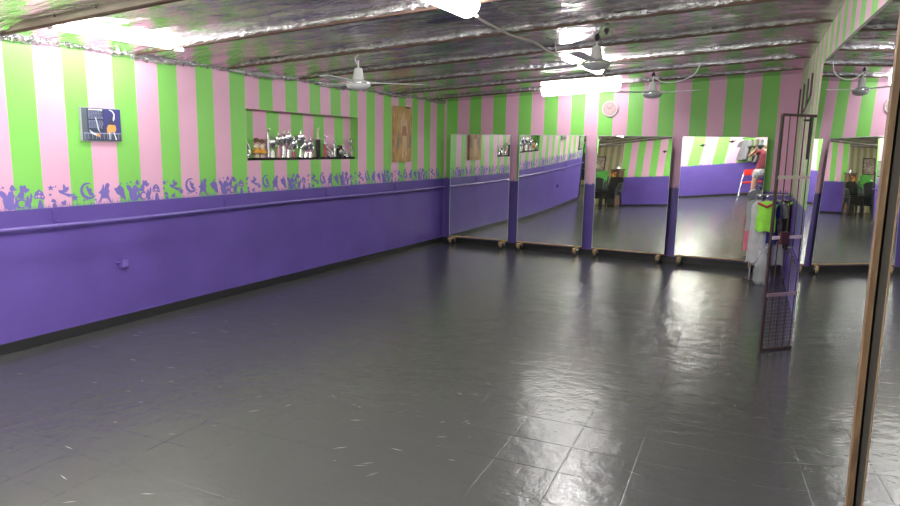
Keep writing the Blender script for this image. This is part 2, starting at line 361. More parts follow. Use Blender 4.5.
# crumpled foil edge along the wall tops
def crumple(pts_fn,n,h,name):
    mb=MB(); rows=5; vs=[];fs=[]
    for i in range(n+1):
        for j in range(rows):
            p=pts_fn(i/n,j/(rows-1)); q=V(*p); jit=.009
            vs.append((q.x+random.uniform(0,jit*1.6),q.y+random.uniform(-jit,jit),q.z+random.uniform(-jit,jit)))
    for i in range(n):
        for j in range(rows-1):
            a=i*rows+j; fs.append((a,a+rows,a+rows+1,a+1))
    mb.add(vs,fs); return struct(mb.build(name,foil_w,fix=False))
crumple(lambda t,u:(XL+.006+.035*math.sin(u*PI),1.77+t*(YB-1.81),ZC+.03-.06*u+.012*math.sin(t*37)),420,.05,'trim_1')

nb_=len(BY)
words=['first','second','third','fourth','fifth','sixth','seventh','eighth','ninth','tenth','eleventh','twelfth']
def fnc_wrap(y,amp,h,zoff,xa,xb):
    vs=[];fs=[];n=int((xb-xa)/.035);rows=5; rr=random.Random(int(y*100))
    for i in range(n+1):
        x=xa+(xb-xa)*i/n
        for j in range(rows):
            u=j/(rows-1)
            vs.append((x,y-.019-.014*math.sin(u*PI)+rr.uniform(-amp,amp)*.7,zt(x)+zoff+h*u+rr.uniform(-amp,amp)))
    for i in range(n):
        for j in range(rows-1):
            a=i*rows+j; fs.append((a,a+rows,a+rows+1,a+1))
    return vs,fs
for k,y in enumerate(BY):
    n=nb_-k    # counted from the clock wall
    xa=XL+.005 if y>1.75 else -7.9; xb=xr(y)-.005; near=(k==5)
    det={7:'painted grey roof beam with nail heads, nearest the camera, running from the left wall',6:'foil-edged roof beam passing over the near end of the left tube light'}
    t=thing('roof_beam','%s timber roof beam counted from the clock wall, %s'%(words[n-1],'grey painted side with nails' if near else 'foil folded down its side'),'beam',((xa+xb)/2,y,zt((xa+xb)/2)),group='roof beams under the foil')
    mb=MB(); c=(xa+xb)/2; L=xb-xa
    def bar(y0,y1,z0,z1,mi):
        mb.add([(x-c,yy,SL*(x-c)+zz) for x in (xa,xb) for yy in (y0,y1) for zz in (z0,z1)],[(0,1,3,2),(4,6,7,5),(0,4,5,1),(2,3,7,6),(0,2,6,4),(1,5,7,3)],mi)
    bar(-.017,.017,0,.012,0); bar(-.017,.017,.012,.10,1 if near else 0)
    mb.build('timber',[wood_dark,wood_grey],t)
    vs,fs=fnc_wrap(0,.006 if not near else .003,.042 if not near else .02,.014 if not near else .055,xa,xb)
    mb=MB(); mb.add([(v[0]-c,v[1],v[2]-zt(c)) for v in vs],fs); 
    mb.add([(v[0]-c,-v[1],v[2]-zt(c)) for v in vs],fs)
    mb.build('foil_wrap',foil_w,t,fix=False)
    if near:
        for i in range(9):
            x=xa+.25+i*.42; q=MB(); q.tube([(x-c,-.026,SL*(x-c)+.045),(x-c,-.034,SL*(x-c)+.045)],.005,6); q.tube([(x-c,-.03,SL*(x-c)+.045),(x-c+.004,-.03,SL*(x-c)+.09)],.002,5)
            q.build('nail',dark_iron,t)

# ------------------------------------------------------------------ ballet barre
t=thing('ballet_barre','long purple painted ballet barre bracketed to the left wall below the silhouettes','barre',(XL,5.5,.94))
mb=MB(); pts=[(.075,y-5.5,0.006*math.sin(y*1.3)) for y in [1.80+.25*i for i in range(33)]]; mb.tube(pts,.0155,10)
barre_m=mat('barre_paint',(.20,.15,.47),.25,coat=.3); mb.build('rail',barre_m,t,smooth=40)
for y in (2.0,3.21,4.996,6.694,8.35,9.6):
    b=MB(); b.box((.006,y-5.5,.035),(.012,.012,.15)); b.box((.004,y-5.5+.02,.035),(.008,.05,.14),bev=.002)
    b.tube([(.0,y-5.5,-.03),(.05,y-5.5,-.035),(.075,y-5.5,-.018)],.007,8); b.box((.04,y-5.5,.028),(.08,.012,.008)); b.build('bracket',purple,t)
# electrical outlet
t=thing('wall_socket','small purple painted surface socket box low on the left wall','socket',(XL,3.79,.54))
b=MB(); b.box((.018,0,0),(.036,.075,.085),bev=.006); b.build('box',purple,t); b=MB(); b.box((.040,0,.002),(.008,.055,.062),bev=.003); b.build('cover',barre_m,t)
b=MB(); b.tube([(.012,-.035,.01),(.012,-.06,.014)],.011,8); b.build('cable_gland',purple,t)

# ------------------------------------------------------------------ wall pictures
t=thing('dance_poster','dark blue canvas of a dancer in an orange tutu, on the left wall','picture',(XL,3.66,1.725))
b=MB(); b.box((.014,0,0),(.028,.36,.272),bev=.003); b.build('canvas',mat('canvas_edge',(.45,.45,.48),.6),t)
b=MB(); F=lambda u,v,tt:(.0282+tt,u,v)
def rect(b,u0,v0,u1,v1,mi,tt=.001): b.add([F(u0,v0,tt),F(u1,v0,tt),F(u1,v1,tt),F(u0,v1,tt)],[(0,1,2,3)],mi)
def poly(b,P,mi,tt=.002): b.add([F(u,v,tt) for u,v in P],[tuple(range(len(P)))],mi)
rect(b,-.175,-.131,.175,.131,0,.0006); rect(b,-.175,-.131,-.13,.131,1); rect(b,.02,-.07,.175,.131,2)
rr=random.Random(2)
rect(b,-.115,.115,.01,.124,3,.002)
for i in range(15):
    v=.104-i*.0095
    if i==7: continue
    u=-.118
    while u<.0:
        w=rr.uniform(.008,.022); rect(b,u,v,min(u+w,.012),v+.0045,4,.002); u+=w+.005
rect(b,-.165,-.075,.17,-.066,4,.002)
for i in range(20): rect(b,-.16+i*.017,-.12,-.155+i*.017,-.07,1 if i%2 else 4,.0015)
poly(b,[(.045,-.075),(.04,-.03),(.055,.0),(.08,.005),(.12,.0),(.128,-.03),(.12,-.055),(.1,-.06),(.07,-.062)],5,.003)
poly(b,[(.07,0),(.105,0),(.10,.04),(.085,.07),(.07,.04)],6,.003)
poly(b,[(.105,.03),(.118,.05),(.122,.09),(.105,.115),(.075,.128),(.07,.122),(.098,.108),(.110,.085),(.10,.05)],7,.003)
poly(b,[(.06,-.06),(.07,-.06),(.068,-.12),(.06,-.12)],7,.003); poly(b,[(.10,-.06),(.11,-.06),(.13,-.12),(.12,-.125)],7,.003)
poly(b,[(-.06,.06),(-.05,.055),(-.03,-.04),(-.02,-.07),(-.04,-.04)],7,.003); poly(b,[(-.12,-.04),(-.09,-.06),(-.02,-.09),(-.03,-.10),(-.10,-.075)],7,.003); poly(b,[(-.06,-.07),(-.03,-.075),(-.02,-.1),(-.05,-.095)],5,.0035)
b.build('print',[mat('p_night',(.035,.045,.09),.35),mat('p_slate',(.10,.13,.15),.4),mat('p_blue',(.045,.05,.20),.35),white_p,mat('p_greyblue',(.30,.33,.48),.4),mat('p_orange',(.80,.36,.10),.4),mat('p_dark',(.05,.05,.06),.4),mat('p_pale',(.72,.76,.82),.4)],t,fix=False)
t=thing('tall_painting','tall tan canvas with a faint standing figure, right of the trophy niche','painting',(XL,8.51,1.765))
b=MB(); b.box((.02,0,0),(.04,.50,.80),bev=.004); b.build('canvas',mat('tan_canvas',(.52,.33,.13),.6,bump=.2,bscale=30,vary=.3,vscale=6,stretch=(1,4,1)),t)
b=MB(); F=lambda u,v,tt:(.041+tt,u,v)
poly(b,[(-.05,.25),(.0,.34),(.03,.25),(.10,.20),(.13,.05),(.09,-.02),(.10,-.3),(.06,-.36),(.03,-.1),(.0,-.34),(-.05,-.35),(-.02,-.05),(-.07,.05),(-.09,.18)],0,.001)
poly(b,[(-.03,.12),(.08,.12),(.10,-.02),(-.05,-.02)],1,.002); poly(b,[(-.20,-.2),(-.14,.1),(-.12,-.2)],2,.001); poly(b,[(.14,-.2),(.2,.05),(.22,-.18)],2,.001); poly(b,[(.02,.24),(.035,.38),(.045,.24)],3,.0015)
b.build('painted_figure',[mat('f_flesh',(.66,.48,.30),.6),mat('f_rose',(.45,.22,.16),.6),mat('f_shadow',(.26,.23,.22),.6),mat('f_gold',(.75,.60,.25),.5)],t,fix=False)
b=MB(); b.box((.046,.12,.39),(.01,.12,.02)); b.build('hanging_strip',wood_mid,t)
t=thing('small_framed_picture','small dark framed picture near the rear end of the left wall, seen in a mirror','picture',(XL,2.05,1.48))
b=MB(); b.box((.01,0,0),(.02,.34,.42),bev=.003); b.build('frame',rubber,t); b=MB(); b.box((.022,0,0),(.004,.28,.36)); b.build('print',mat('p_sage',(.25,.3,.22),.4,vary=.5,vscale=12),t)

# ------------------------------------------------------------------ trophies in the niche
cream_m=mat('cream_resin',(.80,.72,.52),.4); redm=mat('red_column',(.45,.07,.10),.3); marb=mat('black_marble',(.025,.022,.022),.2); orange_m=mat('orange_cloth',(.75,.36,.06),.7); brown_m=mat('brown_resin',(.16,.09,.04),.5); pinkm=mat('pink_column',(.65,.28,.34),.3)
cu=[(.006,0),(.016,.004),(.008,.012),(.007,.03),(.012,.04),(.030,.07),(.036,.10),(.034,.12),(.028,.12)]
def trophy(y,h,kind,label,x=.055):
    t=thing('trophy',label,'trophy',(XL-x,y,NI[2]),group='dance trophies in the wall niche'); t.scale=(1.3,1.6,1.2)
    b=MB(); b.box((0,0,.012),(.06,.052,.024),bev=.003); 
    b.build('base',marb,t)
    if kind=='swirl':
        b=MB(); pts=[(0,.02*math.sin(a*1.0)*(1+a*.1)-.012*(a>4),.024+(h-.03)*a/6.3) for a in [i*.45 for i in range(15)]]; b.tube(pts,[.019-.0009*i for i in range(15)],8); b.ball((0,.0,.045),(.022,.026,.024)); b.build('figure',silver,t,smooth=60)
    elif kind=='ribbon':
        b=MB(); pts=[(0,.028*math.sin(a),.05+(h-.09)*a/5) for a in [i*.4 for i in range(13)]]; b.tube(pts,.008,8)
        n=16; b.tube([(0,.034*math.cos(2*PI*i/n),h-.045+.034*math.sin(2*PI*i/n)) for i in range(n+1)],.006,6); b.ball((0,0,h-.045),(.01,.018,.018)); b.build('figure',silver,t,smooth=60)
        b=MB(); b.box((0,0,.037),(.02,.03,.03)); b.build('stem',silver,t)
    elif kind=='doll':
        b=MB(); b.tube([(0,-.008,.024),(0,-.008,h*.45)],.006,6); b.tube([(0,.010,.024),(0,.012,h*.45)],.006,6); b.ball((0,0,h*.62),(.012,.016,h*.14)); b.ball((0,0,h*.86),(.013,.014,.015)); b.tube([(0,-.012,h*.7),(0,-.03,h*.6)],.004,6); b.tube([(0,.012,h*.7),(0,.03,h*.78)],.004,6)
        b.build('body',cream_m,t,smooth=60)
        b=MB(); b.lathe([(.014,h*.56),(.030,h*.42),(.040,h*.33),(.030,h*.35)],n=14); b.build('skirt',orange_m,t,smooth=60)
        b=MB(); b.ball((-.004,0,h*.9),(.020,.024,.022)); b.build('hair',brown_m,t,smooth=60)
    elif kind in('column','redcol','stripecol'):
        cm={'column':silver,'redcol':redm,'stripecol':marb}[kind]
        b=MB()
        for dy in ((-.018,0,.018) if kind=='stripecol' else (0,)): b.tube([(0,dy,.024),(0,dy,h*.62)],.0075 if kind=='stripecol' else .013,10)
        b.build('column',cm,t,smooth=40)
        b=MB(); b.box((0,0,h*.63),(.05,.06,.01)); b.build('platform',silver,t)
        b=MB(); b.tube([(0,-.006,h*.64),(0,-.004,h*.78),(0,0,h*.86)],[.005,.007,.010],8); b.tube([(0,.006,h*.64),(0,.006,h*.78)],.005,8); b.ball((0,0,h*.92),.011); b.tube([(0,0,h*.87),(0,.02,h*.96),(0,.014,h)],.004,6); b.tube([(0,0,h*.87),(0,-.022,h*.83)],.004,6)
        b.build('figure',cream_m if kind=='stripecol' else silver,t,smooth=60)
    elif kind=='plaque':
        b=MB(); b.box((0,0,.024+h*.4),(.014,.062,h*.8),bev=.003); b.build('plate',marb,t); b=MB(); b.lathe([(.004,.0),(.024,.002),(.024,.007),(.004,.009)],c=(.008,0,h*.5),n=20,axis='x'); b.build('medallion',silver,t)
    else:   # cup
        s=1.15 if kind=='bigcup' else .8; ch=.12*s
        b=MB(); b.tube([(0,0,.024),(0,0,h-ch-.035)],[.016,.013],8); b.build('column',{'cup':silver,'bigcup':silver,'pinkcup':pinkm,'darkcup':redm}[kind],t,smooth=40)
        b=MB(); b.lathe([(r*s,z*s+h-ch-.04) for r,z in cu],n=18); b.build('cup',silver,t,smooth=50)
        for sg in (-1,1):
            b=MB(); b.tube([(0,sg*(.03*s+.016*math.sin(a)),h-ch+.02+.035*s*math.cos(a)) for a in [i*PI/6 for i in range(7)]],.0035,6); b.build('handle',silver,t)
        b=MB(); b.lathe([(.028*s,h-.045),(.018*s,h-.03),(.006,h-.022),(.005,h-.008)],n=14); 
        b.add([(.004*sg,u,v) for sg in (-1,1) for u,v in star(0,h,.016)],[tuple(range(10)),tuple(range(19,9,-1))]+[(i,(i+1)%10,10+(i+1)%10,10+i) for i in range(10)])
        b.build('lid',silver,t,smooth=50)
TR=[(5.40,.27,'swirl','silver curling figure trophy, first from the left in the niche'),
(5.555,.20,'doll','doll with orange skirt, left one of the pair in the niche'),
(5.64,.19,'doll','doll with orange skirt, right one of the pair in the niche'),
(5.735,.30,'column','thin silver column trophy just right of the orange-skirted dolls'),
(5.80,.22,'cup','plain silver cup between the thin column and the pink-stemmed cup'),
(5.895,.25,'pinkcup','cup trophy on a pink column, left of the big silver cups'),
(5.99,.26,'cup','silver cup standing just left of the biggest silver cup'),
(6.07,.275,'bigcup','biggest silver cup trophy, in the left half of the niche'),
(6.165,.21,'darkcup','cup trophy on a dark red column, right of the biggest cup'),
(6.29,.28,'bigcup','tall silver cup with star on top, middle of the niche'),
(6.385,.20,'cup','lower silver cup right of the tall star-topped cup'),
(6.47,.21,'cup','silver cup with handles left of the black triple column trophy'),
(6.62,.33,'stripecol','tallest trophy, three black columns under a cream figure'),
(6.755,.25,'redcol','trophy with one dark red column and silver dancer'),
(6.84,.17,'swirl','short silver figure trophy right of the dark red column'),
(6.955,.20,'column','silver column trophy left of the black square plaque'),
(7.065,.155,'plaque','black square plaque trophy with round silver medallion'),
(7.185,.15,'swirl','shortest silver figure trophy, right of the square plaque'),
(7.31,.24,'ribbon','silver looped ribbon trophy, last on the right of the niche')]
for a in TR: trophy(*a)

# ------------------------------------------------------------------ clock
t=thing('wall_clock','round white rimmed wall clock high on the back wall','clock',(-2.355,YB,2.187))
b=MB(); b.lathe([(.10,0),(.115,-.004),(.118,-.022),(.108,-.034),(.100,-.026),(.100,-.02)],n=36,axis='y'); b.build('rim',white_p,t,smooth=40)
b=MB(); b.lathe([(.101,-.002),(.101,-.021)],n=36,axis='y'); b.build('dial',mat('clock_dial',(.55,.36,.37),.4),t)
for i in range(12):
    a=i*PI/6; b=MB(); b.box((.084*math.sin(a),-.0222,.084*math.cos(a)),(.004,.001,.014 if i%3 else .022),rot=Matrix.Rotation(a,3,'Y')); b.build('hour_mark',rubber,t)
b=MB(); b.box((-.022,-.0235,.014),(.007,.0012,.055),rot=Matrix.Rotation(-1.0,3,'Y')); b.build('hour_hand',rubber,t)
b=MB(); b.box((.026,-.025,.030),(.005,.0012,.082),rot=Matrix.Rotation(.72,3,'Y')); b.build('minute_hand',rubber,t)

# ------------------------------------------------------------------ ceiling fans
def fan(x,y,ztop,zdisc,angs,label,hook=False):
    t=thing('ceiling_fan',label,'fan',(x,y,ztop),group='white ceiling fans')
    h=zdisc-ztop    # negative
    b=MB()
    if hook: b.tube([(.0,0,.02),(-.03,0,0),(-.035,0,-.03),(-.01,0,-.06),(0,0,-.075)],.006,8)
    else: b.lathe([(.012,.02),(.022,0),(.022,-.02),(.01,-.04)],n=12); 
    b.build('hook' if hook else 'canopy',white_p if hook else rubber,t,smooth=50)
    b=MB(); b.tube([(0,0,-.03),(0,0,h+.14)],.0085,10); b.build('rod',white_p,t,smooth=50)
    b=MB(); b.lathe([(.014,h+.155),(.034,h+.15),(.042,h+.125),(.052,h+.055),(.056,h+.045),(.04,h+.035)],n=24); b.build('motor_cover',white_p,t,smooth=40)
    b=MB(); b.lathe([(.04,h+.045),(.085,h+.036),(.112,h+.026),(.120,h+.010),(.116,h-.008),(.095,h-.030),(.05,h-.046),(.01,h-.050)],n=32); b.build('motor_housing',grey_p if not hook else white_p,t,smooth=40)
    b=MB(); b.lathe([(.119,h+.016),(.1205,h+.010),(.119,h+.004)],n=32); b.build('trim_ring',steel,t,smooth=60)
    for a in angs:
        a=math.radians(a)+.4633   # measured from the picture's right-hand direction
        d=V(math.cos(a),math.sin(a),0); s=V(-math.sin(a),math.cos(a),0)
        b=MB(); b.tube([d*.10+V(0,0,h+.02),d*.17+V(0,0,h+.022)],.010,8); b.box(d*.17+V(0,0,h+.02),(.07,.05,.005),rot=Matrix.Rotation(a,3,'Z')); ir=b.build('blade_iron',white_p,t)
        b=MB(); n=12; top=[];bot=[]
        for i in range(n+1):
            u=i/n; r=.18+.46*u; w=.052+.012*u
            if i==n: w*=.55
            if i==n-1: w*=.9
            top+=[d*r+s*w+V(0,0,h+.023),d*r-s*w+V(0,0,h+.019)]
        vs=top+[v-V(0,0,.004) for v in top]; m_=2*(n+1); fs=[]
        for i in range(n):
            a0=2*i; fs.append((a0,a0+1,a0+3,a0+2)); fs.append((m_+a0,m_+a0+2,m_+a0+3,m_+a0+1)); fs.append((a0,a0+2,m_+a0+2,m_+a0)); fs.append((a0+1,m_+a0+1,m_+a0+3,a0+3))
        fs+= [(0,m_,m_+1,1),(2*n,2*n+1,m_+2*n+1,m_+2*n)]
        b.add(vs,fs); b.build('blade',white_p,t)
fan(-3.645,5.30,2.41,2.158,(10,130,250),'white ceiling fan hanging near the left wall, over the trophy niche',True)
fan(-1.494,5.68,2.535,2.305,(3,123,243),'grey-bottomed ceiling fan in the middle, beside the lit diagonal light')
fan(-1.54,8.62,2.53,2.285,(-50,72,188),'farthest ceiling fan, in front of the clock wall')

# ------------------------------------------------------------------ fluorescent lights
def batten(c,L,along,label,wide=.0,tubes=1,z=None,strength=lamp,slope=True):
    t=thing('fluorescent_light',label,'light',c,rz=0 if along=='y' else -PI/2,group='fluorescent ceiling lights')
    w=.05 if tubes==1 else wide
    R=Matrix.Rotation(0,3,'X')
    b=MB(); b.box((0,0,.03),(w,L,.045),bev=.004); b.build('housing',white_p,t)
    for i in range(tubes):
        x=0 if tubes==1 else (i-(tubes-1)/2)*(w*.72/(tubes-1))
        b=MB(); b.tube([(x,-L/2+.03,-.016),(x,L/2-.03,-.016)],.016,12); b.build('tube',strength,t,smooth=40)
        for sg in (-1,1):
            q=MB(); q.box((x,sg*(L/2-.012),-.008),(.036,.024,.05),bev=.003); q.build('tube_holder',white_p,t)
    return t
def lightbox(c,L,W,H,along,label,rx=0,em=None):
    t=thing('fluorescent_light',label,'light',c,rz=0 if along=='y' else -PI/2,group='fluorescent ceiling lights')
    b=MB(); b.box((0,0,H+.012),(W*.8,L,.03),bev=.004); b.build('housing',white_p,t)
    b=MB(); n=10; prof=[(W/2*math.cos(PI*k/n),H*(1-math.sin(PI*k/n))) for k in range(n+1)]  # wide glowing cover, shaped to stand in for the glare around the tubes
    vs=[(u,yy,v) for yy in (-L/2,L/2) for u,v in prof]; m_=n+1
    b.add(vs,[(i,i+1,m_+i+1,m_+i) for i in range(n)]+[tuple(range(m_)),tuple(range(2*m_-1,m_-1,-1))]); b.build('glare_cover',em or lampx,t,smooth=30)
    return t
batten((-4.62,3.56,2.385),1.16,'y','bare single tube light beside the left wall, nearest the camera',strength=lamp_l)
batten((-4.62,1.85,2.385),1.16,'y','added tube light beside the left wall, out of view, brightening it',strength=lamp_l)  # added unseen tube, lifts the left wall and the rear
batten((-6.6,-.9,2.14),1.2,'y','added tube light brightening the black chair stacks, at the rear left',strength=lamp_l)  # added to light the dark rear bay, no fitting seen there
lightbox((-1.86,3.28,2.40),1.25,.17,.08,'y','bright light cut by the top edge of the photo')
lightbox((-1.93,6.85,2.42),1.25,.115,.065,'y','narrow lit light running diagonally beside the middle fan')
o=lightbox((-2.64,9.28,2.365),1.08,.20,.10,'x','wide bright light above the clock, along the back wall',em=lampb); o.rotation_euler=(math.atan(SL),0,-PI/2)
lightbox((-1.7,.1,2.38),1.25,.21,.09,'y','added ceiling light behind the photographer to brighten the rear wall',em=lamp_fill)  # added fill for the rear wall, not a fitting seen in the room
lightbox((-3.0,.5,2.33),1.25,.21,.09,'y','added ceiling light over the middle of the rear floor to brighten it',em=lamp_fill)  # another added fill, brightens the rear floor
lightbox((-.75,-.55,2.44),1.0,.21,.09,'y','added fill light above and left of the photographer, behind the camera',em=lamp_fill)  # added fill behind the camera, placed out of the mirrors' view

# ------------------------------------------------------------------ conduits and wires
def wire(name,pts,r,m,label,cat):
    P=[Vector(p) for p in pts]; out=[]
    for i in range(len(P)-1):
        p0,p1,p2,p3=P[max(i-1,0)],P[i],P[i+1],P[min(i+2,len(P)-1)]
        for k in range(6):
            u=k/6; out.append(.5*((2*p1)+(p2-p0)*u+(2*p0-5*p1+4*p2-p3)*u*u+(3*p1-p0-3*p2+p3)*u**3))
    out.append(P[-1]); b=MB(); b.tube(out,r,8); o=b.build(name,m,smooth=60); c=out[0]
    return tag(o,label,cat)
wire('conduit',[(-1.80,3.92,2.41),(-1.87,4.126,2.43),(-1.91,4.78,2.43),(-1.86,5.12,2.43),(-1.90,5.6,2.43),(-1.92,5.96,2.43),(-1.93,6.15,2.43)],.009,mat('pale_conduit',(.75,.66,.64),.5),'pale conduit drooping between the two nearest bright ceiling lights','conduit')
wire('cable',[(-1.93,7.45,2.45),(-1.96,7.9,2.44),(-1.99,8.4,2.43),(-2.05,8.9,2.43),(-2.1,9.2,2.44)],.007,white_p,'thin white cable between the diagonal light and the clock wall light','cable')
wire('cable',[(-1.91,4.95,2.45),(-1.80,5.10,2.47),(-1.78,5.4,2.47),(-1.86,5.7,2.45),(-1.9,5.9,2.44)],.005,mat('pink_cable',(.5,.33,.32),.5),'pinkish side loop of cable beside the drooping conduit','cable')
wire('cable',[(-1.54,8.60,2.50),(-1.40,8.5,2.42),(-1.22,8.4,2.41),(-1.02,8.2,2.46),(-.93,8.0,2.55)],.006,white_p,'white cable looping up to the right of the farthest fan','cable')
wire('cable',[(-1.48,5.6,2.55),(-1.42,5.5,2.57),(-1.33,5.3,2.60)],.005,white_p,'short white cable above the middle fan','cable')
t=tag(MB().lathe([(.018,.02),(.022,0),(.010,-.02),(.004,-.03)],n=12).build('ceiling_hook',rubber,loc=(-1.36,5.45,2.535),smooth=50),'small black ceiling rose right of the middle fan','hook')

# ------------------------------------------------------------------ rolling mirrors along the back wall
XC=[-4.36,-3.17,-1.955,-.755]
EDG=[(-4.902,-3.852),(-3.702,-2.645),(-2.488,-1.427),(-1.288,-.222)]
W4=[(-.0113,.0143,-.0006,-.0036,.0066),(-.0120,.0112,-.0077,-.0110,-.0086),(-.0305,-.0028,-.0072,.0103,.0153),(.0544,-.0348,-.0105,-.0130,.0123)]
ML=['rolling mirror at the left end of the back wall, reflecting the tall tan painting','second rolling mirror from the left, reflecting the left wall receding','third rolling mirror from the left, reflecting stacked black chairs','rightmost rolling mirror on the back wall, reflecting the red chair and photographer']
for k in range(4):
    xa,xb=EDG[k]; a,bq,c,e,gq=W4[k]; xc=XC[k]; z0,z1_=.135,1.797
    t=thing('rolling_mirror',ML[k],'mirror',((xa+xb)/2,YM,0),group='rolling mirrors along the back wall')
    cx=(xa+xb)/2; n1,n2=24,32
    def h(x,z): x-=xc; z-=.96; return a*x+bq*x*x/2+c*x*z+e*z+gq*z*z/2
    vs=[(xa+(xb-xa)*i/n1-cx,h(xa+(xb-xa)*i/n1,z0+(z1_-z0)*j/n2),z0+(z1_-z0)*j/n2) for j in range(n2+1) for i in range(n1+1)]
    fs=[(j*(n1+1)+i,j*(n1+1)+i+1,(j+1)*(n1+1)+i+1,(j+1)*(n1+1)+i) for j in range(n2) for i in range(n1)]
    b=MB(); b.add(vs,fs); o=b.build('mirror_sheet',mirror_m,t,smooth='all',fix=False)
    off=len(vs)
    b=MB(); b.add([(v[0],v[1]+.004,v[2]) for v in vs],fs)
    b.add([(v[0],v[1]+.022,v[2]) for v in vs],fs)
    ed=[j*(n1+1) for j in range(n2+1)]; ed2=[j*(n1+1)+n1 for j in range(n2+1)]; tp=[n2*(n1+1)+i for i in range(n1+1)]; bt=list(range(n1+1))
    for E_ in (ed,ed2,tp,bt):
        q=[(vs[i][0],vs[i][1]+d,vs[i][2]) for i in E_ for d in (.004,.022)]
        b.add(q,[(2*i,2*i+2,2*i+3,2*i+1) for i in range(len(E_)-1)])
    b.build('backing_board',mirror_back,t,fix=False)
    # thin polished edge
    b=MB()
    for E_ in (ed,ed2,tp): b.tube([(vs[i][0],vs[i][1]-.001,vs[i][2]) for i in E_],.0028,6)
    b.build('polished_edge',mat('glass_edge',(.62,.78,.72),.2),t)
    ys=h((xa+xb)/2,z0); sl=(h(xb,z0)-h(xa,z0))/(xb-xa); rot=Matrix.Rotation(math.atan(sl),3,'Z')
    b=MB(); b.box((0,ys-.002,.125),(xb-xa+.01,.04,.014),rot=rot,bev=.003); b.build('bottom_rail',wood_light,t)
    for sx in (-1,1):
        x=sx*((xb-xa)/2-.075); yy=ys+sl*x
        b=MB(); b.box((x,yy-.03,.098),(.045,.26,.028),bev=.003); f=b.build('foot',wood_light,t)
        for dy in (-.14,.075):
            b=MB(); b.box((0,0,.055),(.035,.03,.045),bev=.003); b.box((0,0,.075),(.045,.045,.006)); cst=b.build('caster',wood_light if dy<0 else steel,t,loc=(x,yy+dy*.85,0))
            b=MB(); b.lathe([(.012,-.010),(.026,-.010),(.030,-.006),(.030,.006),(.026,.010),(.012,.010)],c=(0,0,.0305),n=16,axis='x'); b.build('wheel',rubber,cst,smooth=40)

# ------------------------------------------------------------------ tall framed mirrors along the right wall
th,ti,wb,wc,wg=.0855,.0166,-.0214,-.0202,-.0296; D0=.300
n0=V(math.cos(th)*math.cos(ti),math.sin(th)*math.cos(ti),math.sin(ti))
def on_plane(y,z,d=D0): return V((d-n0.y*y-n0.z*z)/n0.x,y,z)
def standing_mirror(ya_,yb_,z0,z1_,d,label,strut,warp,farstrut=None):
    base=on_plane((ya_+yb_)/2,0,d); t=thing('standing_mirror',label,'mirror',base,group='tall framed mirrors along the right wall')
    n1,n2=26,34; vs=[]
    for j in range(n2+1):
        for i in range(n1+1):
            z=z0+(z1_-z0)*j/n2; y=ya_+(yb_-ya_)*i/n1+.045*(z-1.0)*(-1)
            s,q=y-2.05,z-1.0; hh=-(wb*s*s/2+wc*s*q+wg*q*q/2) if warp else 0
            vs.append(on_plane(y,z,d)+n0*hh-base)
    fs=[(j*(n1+1)+i,j*(n1+1)+i+1,(j+1)*(n1+1)+i+1,(j+1)*(n1+1)+i) for j in range(n2) for i in range(n1)]
    b=MB(); b.add(vs,fs); b.build('mirror_sheet',mirror_m,t,smooth='all',fix=False)
    b=MB(); b.add([v+n0*.004 for v in vs],fs); b.add([v+n0*.026 for v in vs],fs); b.build('backing_board',mirror_back,t,fix=False)
    near=[j*(n1+1) for j in range(n2+1)]; far=[j*(n1+1)+n1 for j in range(n2+1)]; top=[n2*(n1+1)+i for i in range(n1+1)]; bot=list(range(n1+1))
    def frame(E_,w,tk,out,name,m,bk=.03):
        b=MB(); P=[]
        for i in E_:
            v=vs[i]; 
            for (a,c) in ((0,-tk),(w,-tk),(w,bk),(0,bk)): P.append(v+out*a+n0*c)
        fs=[]
        for i in range(len(E_)-1):
            for k in range(4): fs.append((4*i+k,4*i+(k+1)%4,4*i+4+(k+1)%4,4*i+4+k))
        fs+= [(0,1,2,3),tuple(4*(len(E_)-1)+k for k in (3,2,1,0))]
        b.add(P,fs); b.build(name,m,t)
    along=V(0,1,0)-n0*n0.y; along.normalize()
    frame(near,strut,.001,-along,'side_batten',wood_mid,.009); frame(near,strut*.6,-.015,-along,'dark_gap_strip',mirror_back,.034)  # second strip is dark to stand in for the shaded gap between mirrors
    if farstrut: frame(far,farstrut,.001,along,'side_batten',wood_mid,.008)
    frame(top,.012,-.004,V(0,0,1),'top_rail',mirror_back); 
    frame(bot,.03,.004,V(0,0,-1),'bottom_rail',wood_mid)
    for yy in (ya_+.12,yb_-.12):
        p=on_plane(yy,0,d)-base+V(0,.045*1.0,0)
        b=MB(); b.box((p.x+.02,p.y,.06),(.22,.05,.035),bev=.003); b.build('foot',wood_mid,t)
        for dx in (-.07,.10):
            b=MB(); b.lathe([(.012,-.010),(.026,-.010),(.021,.010),(.012,.010)],c=(p.x+dx,p.y,.022),n=16,axis='y'); b.build('wheel',rubber,t)
standing_mirror(1.435,2.50-.055,.12,1.874,D0,'tall leaning mirror with worn timber edge at the right side of the photo',.02,True)
standing_mirror(.30,1.30,.12,1.874,D0+.004,'nearer mirror cut by the right edge of the photo, its floor reflection bright',.04,False,.006)

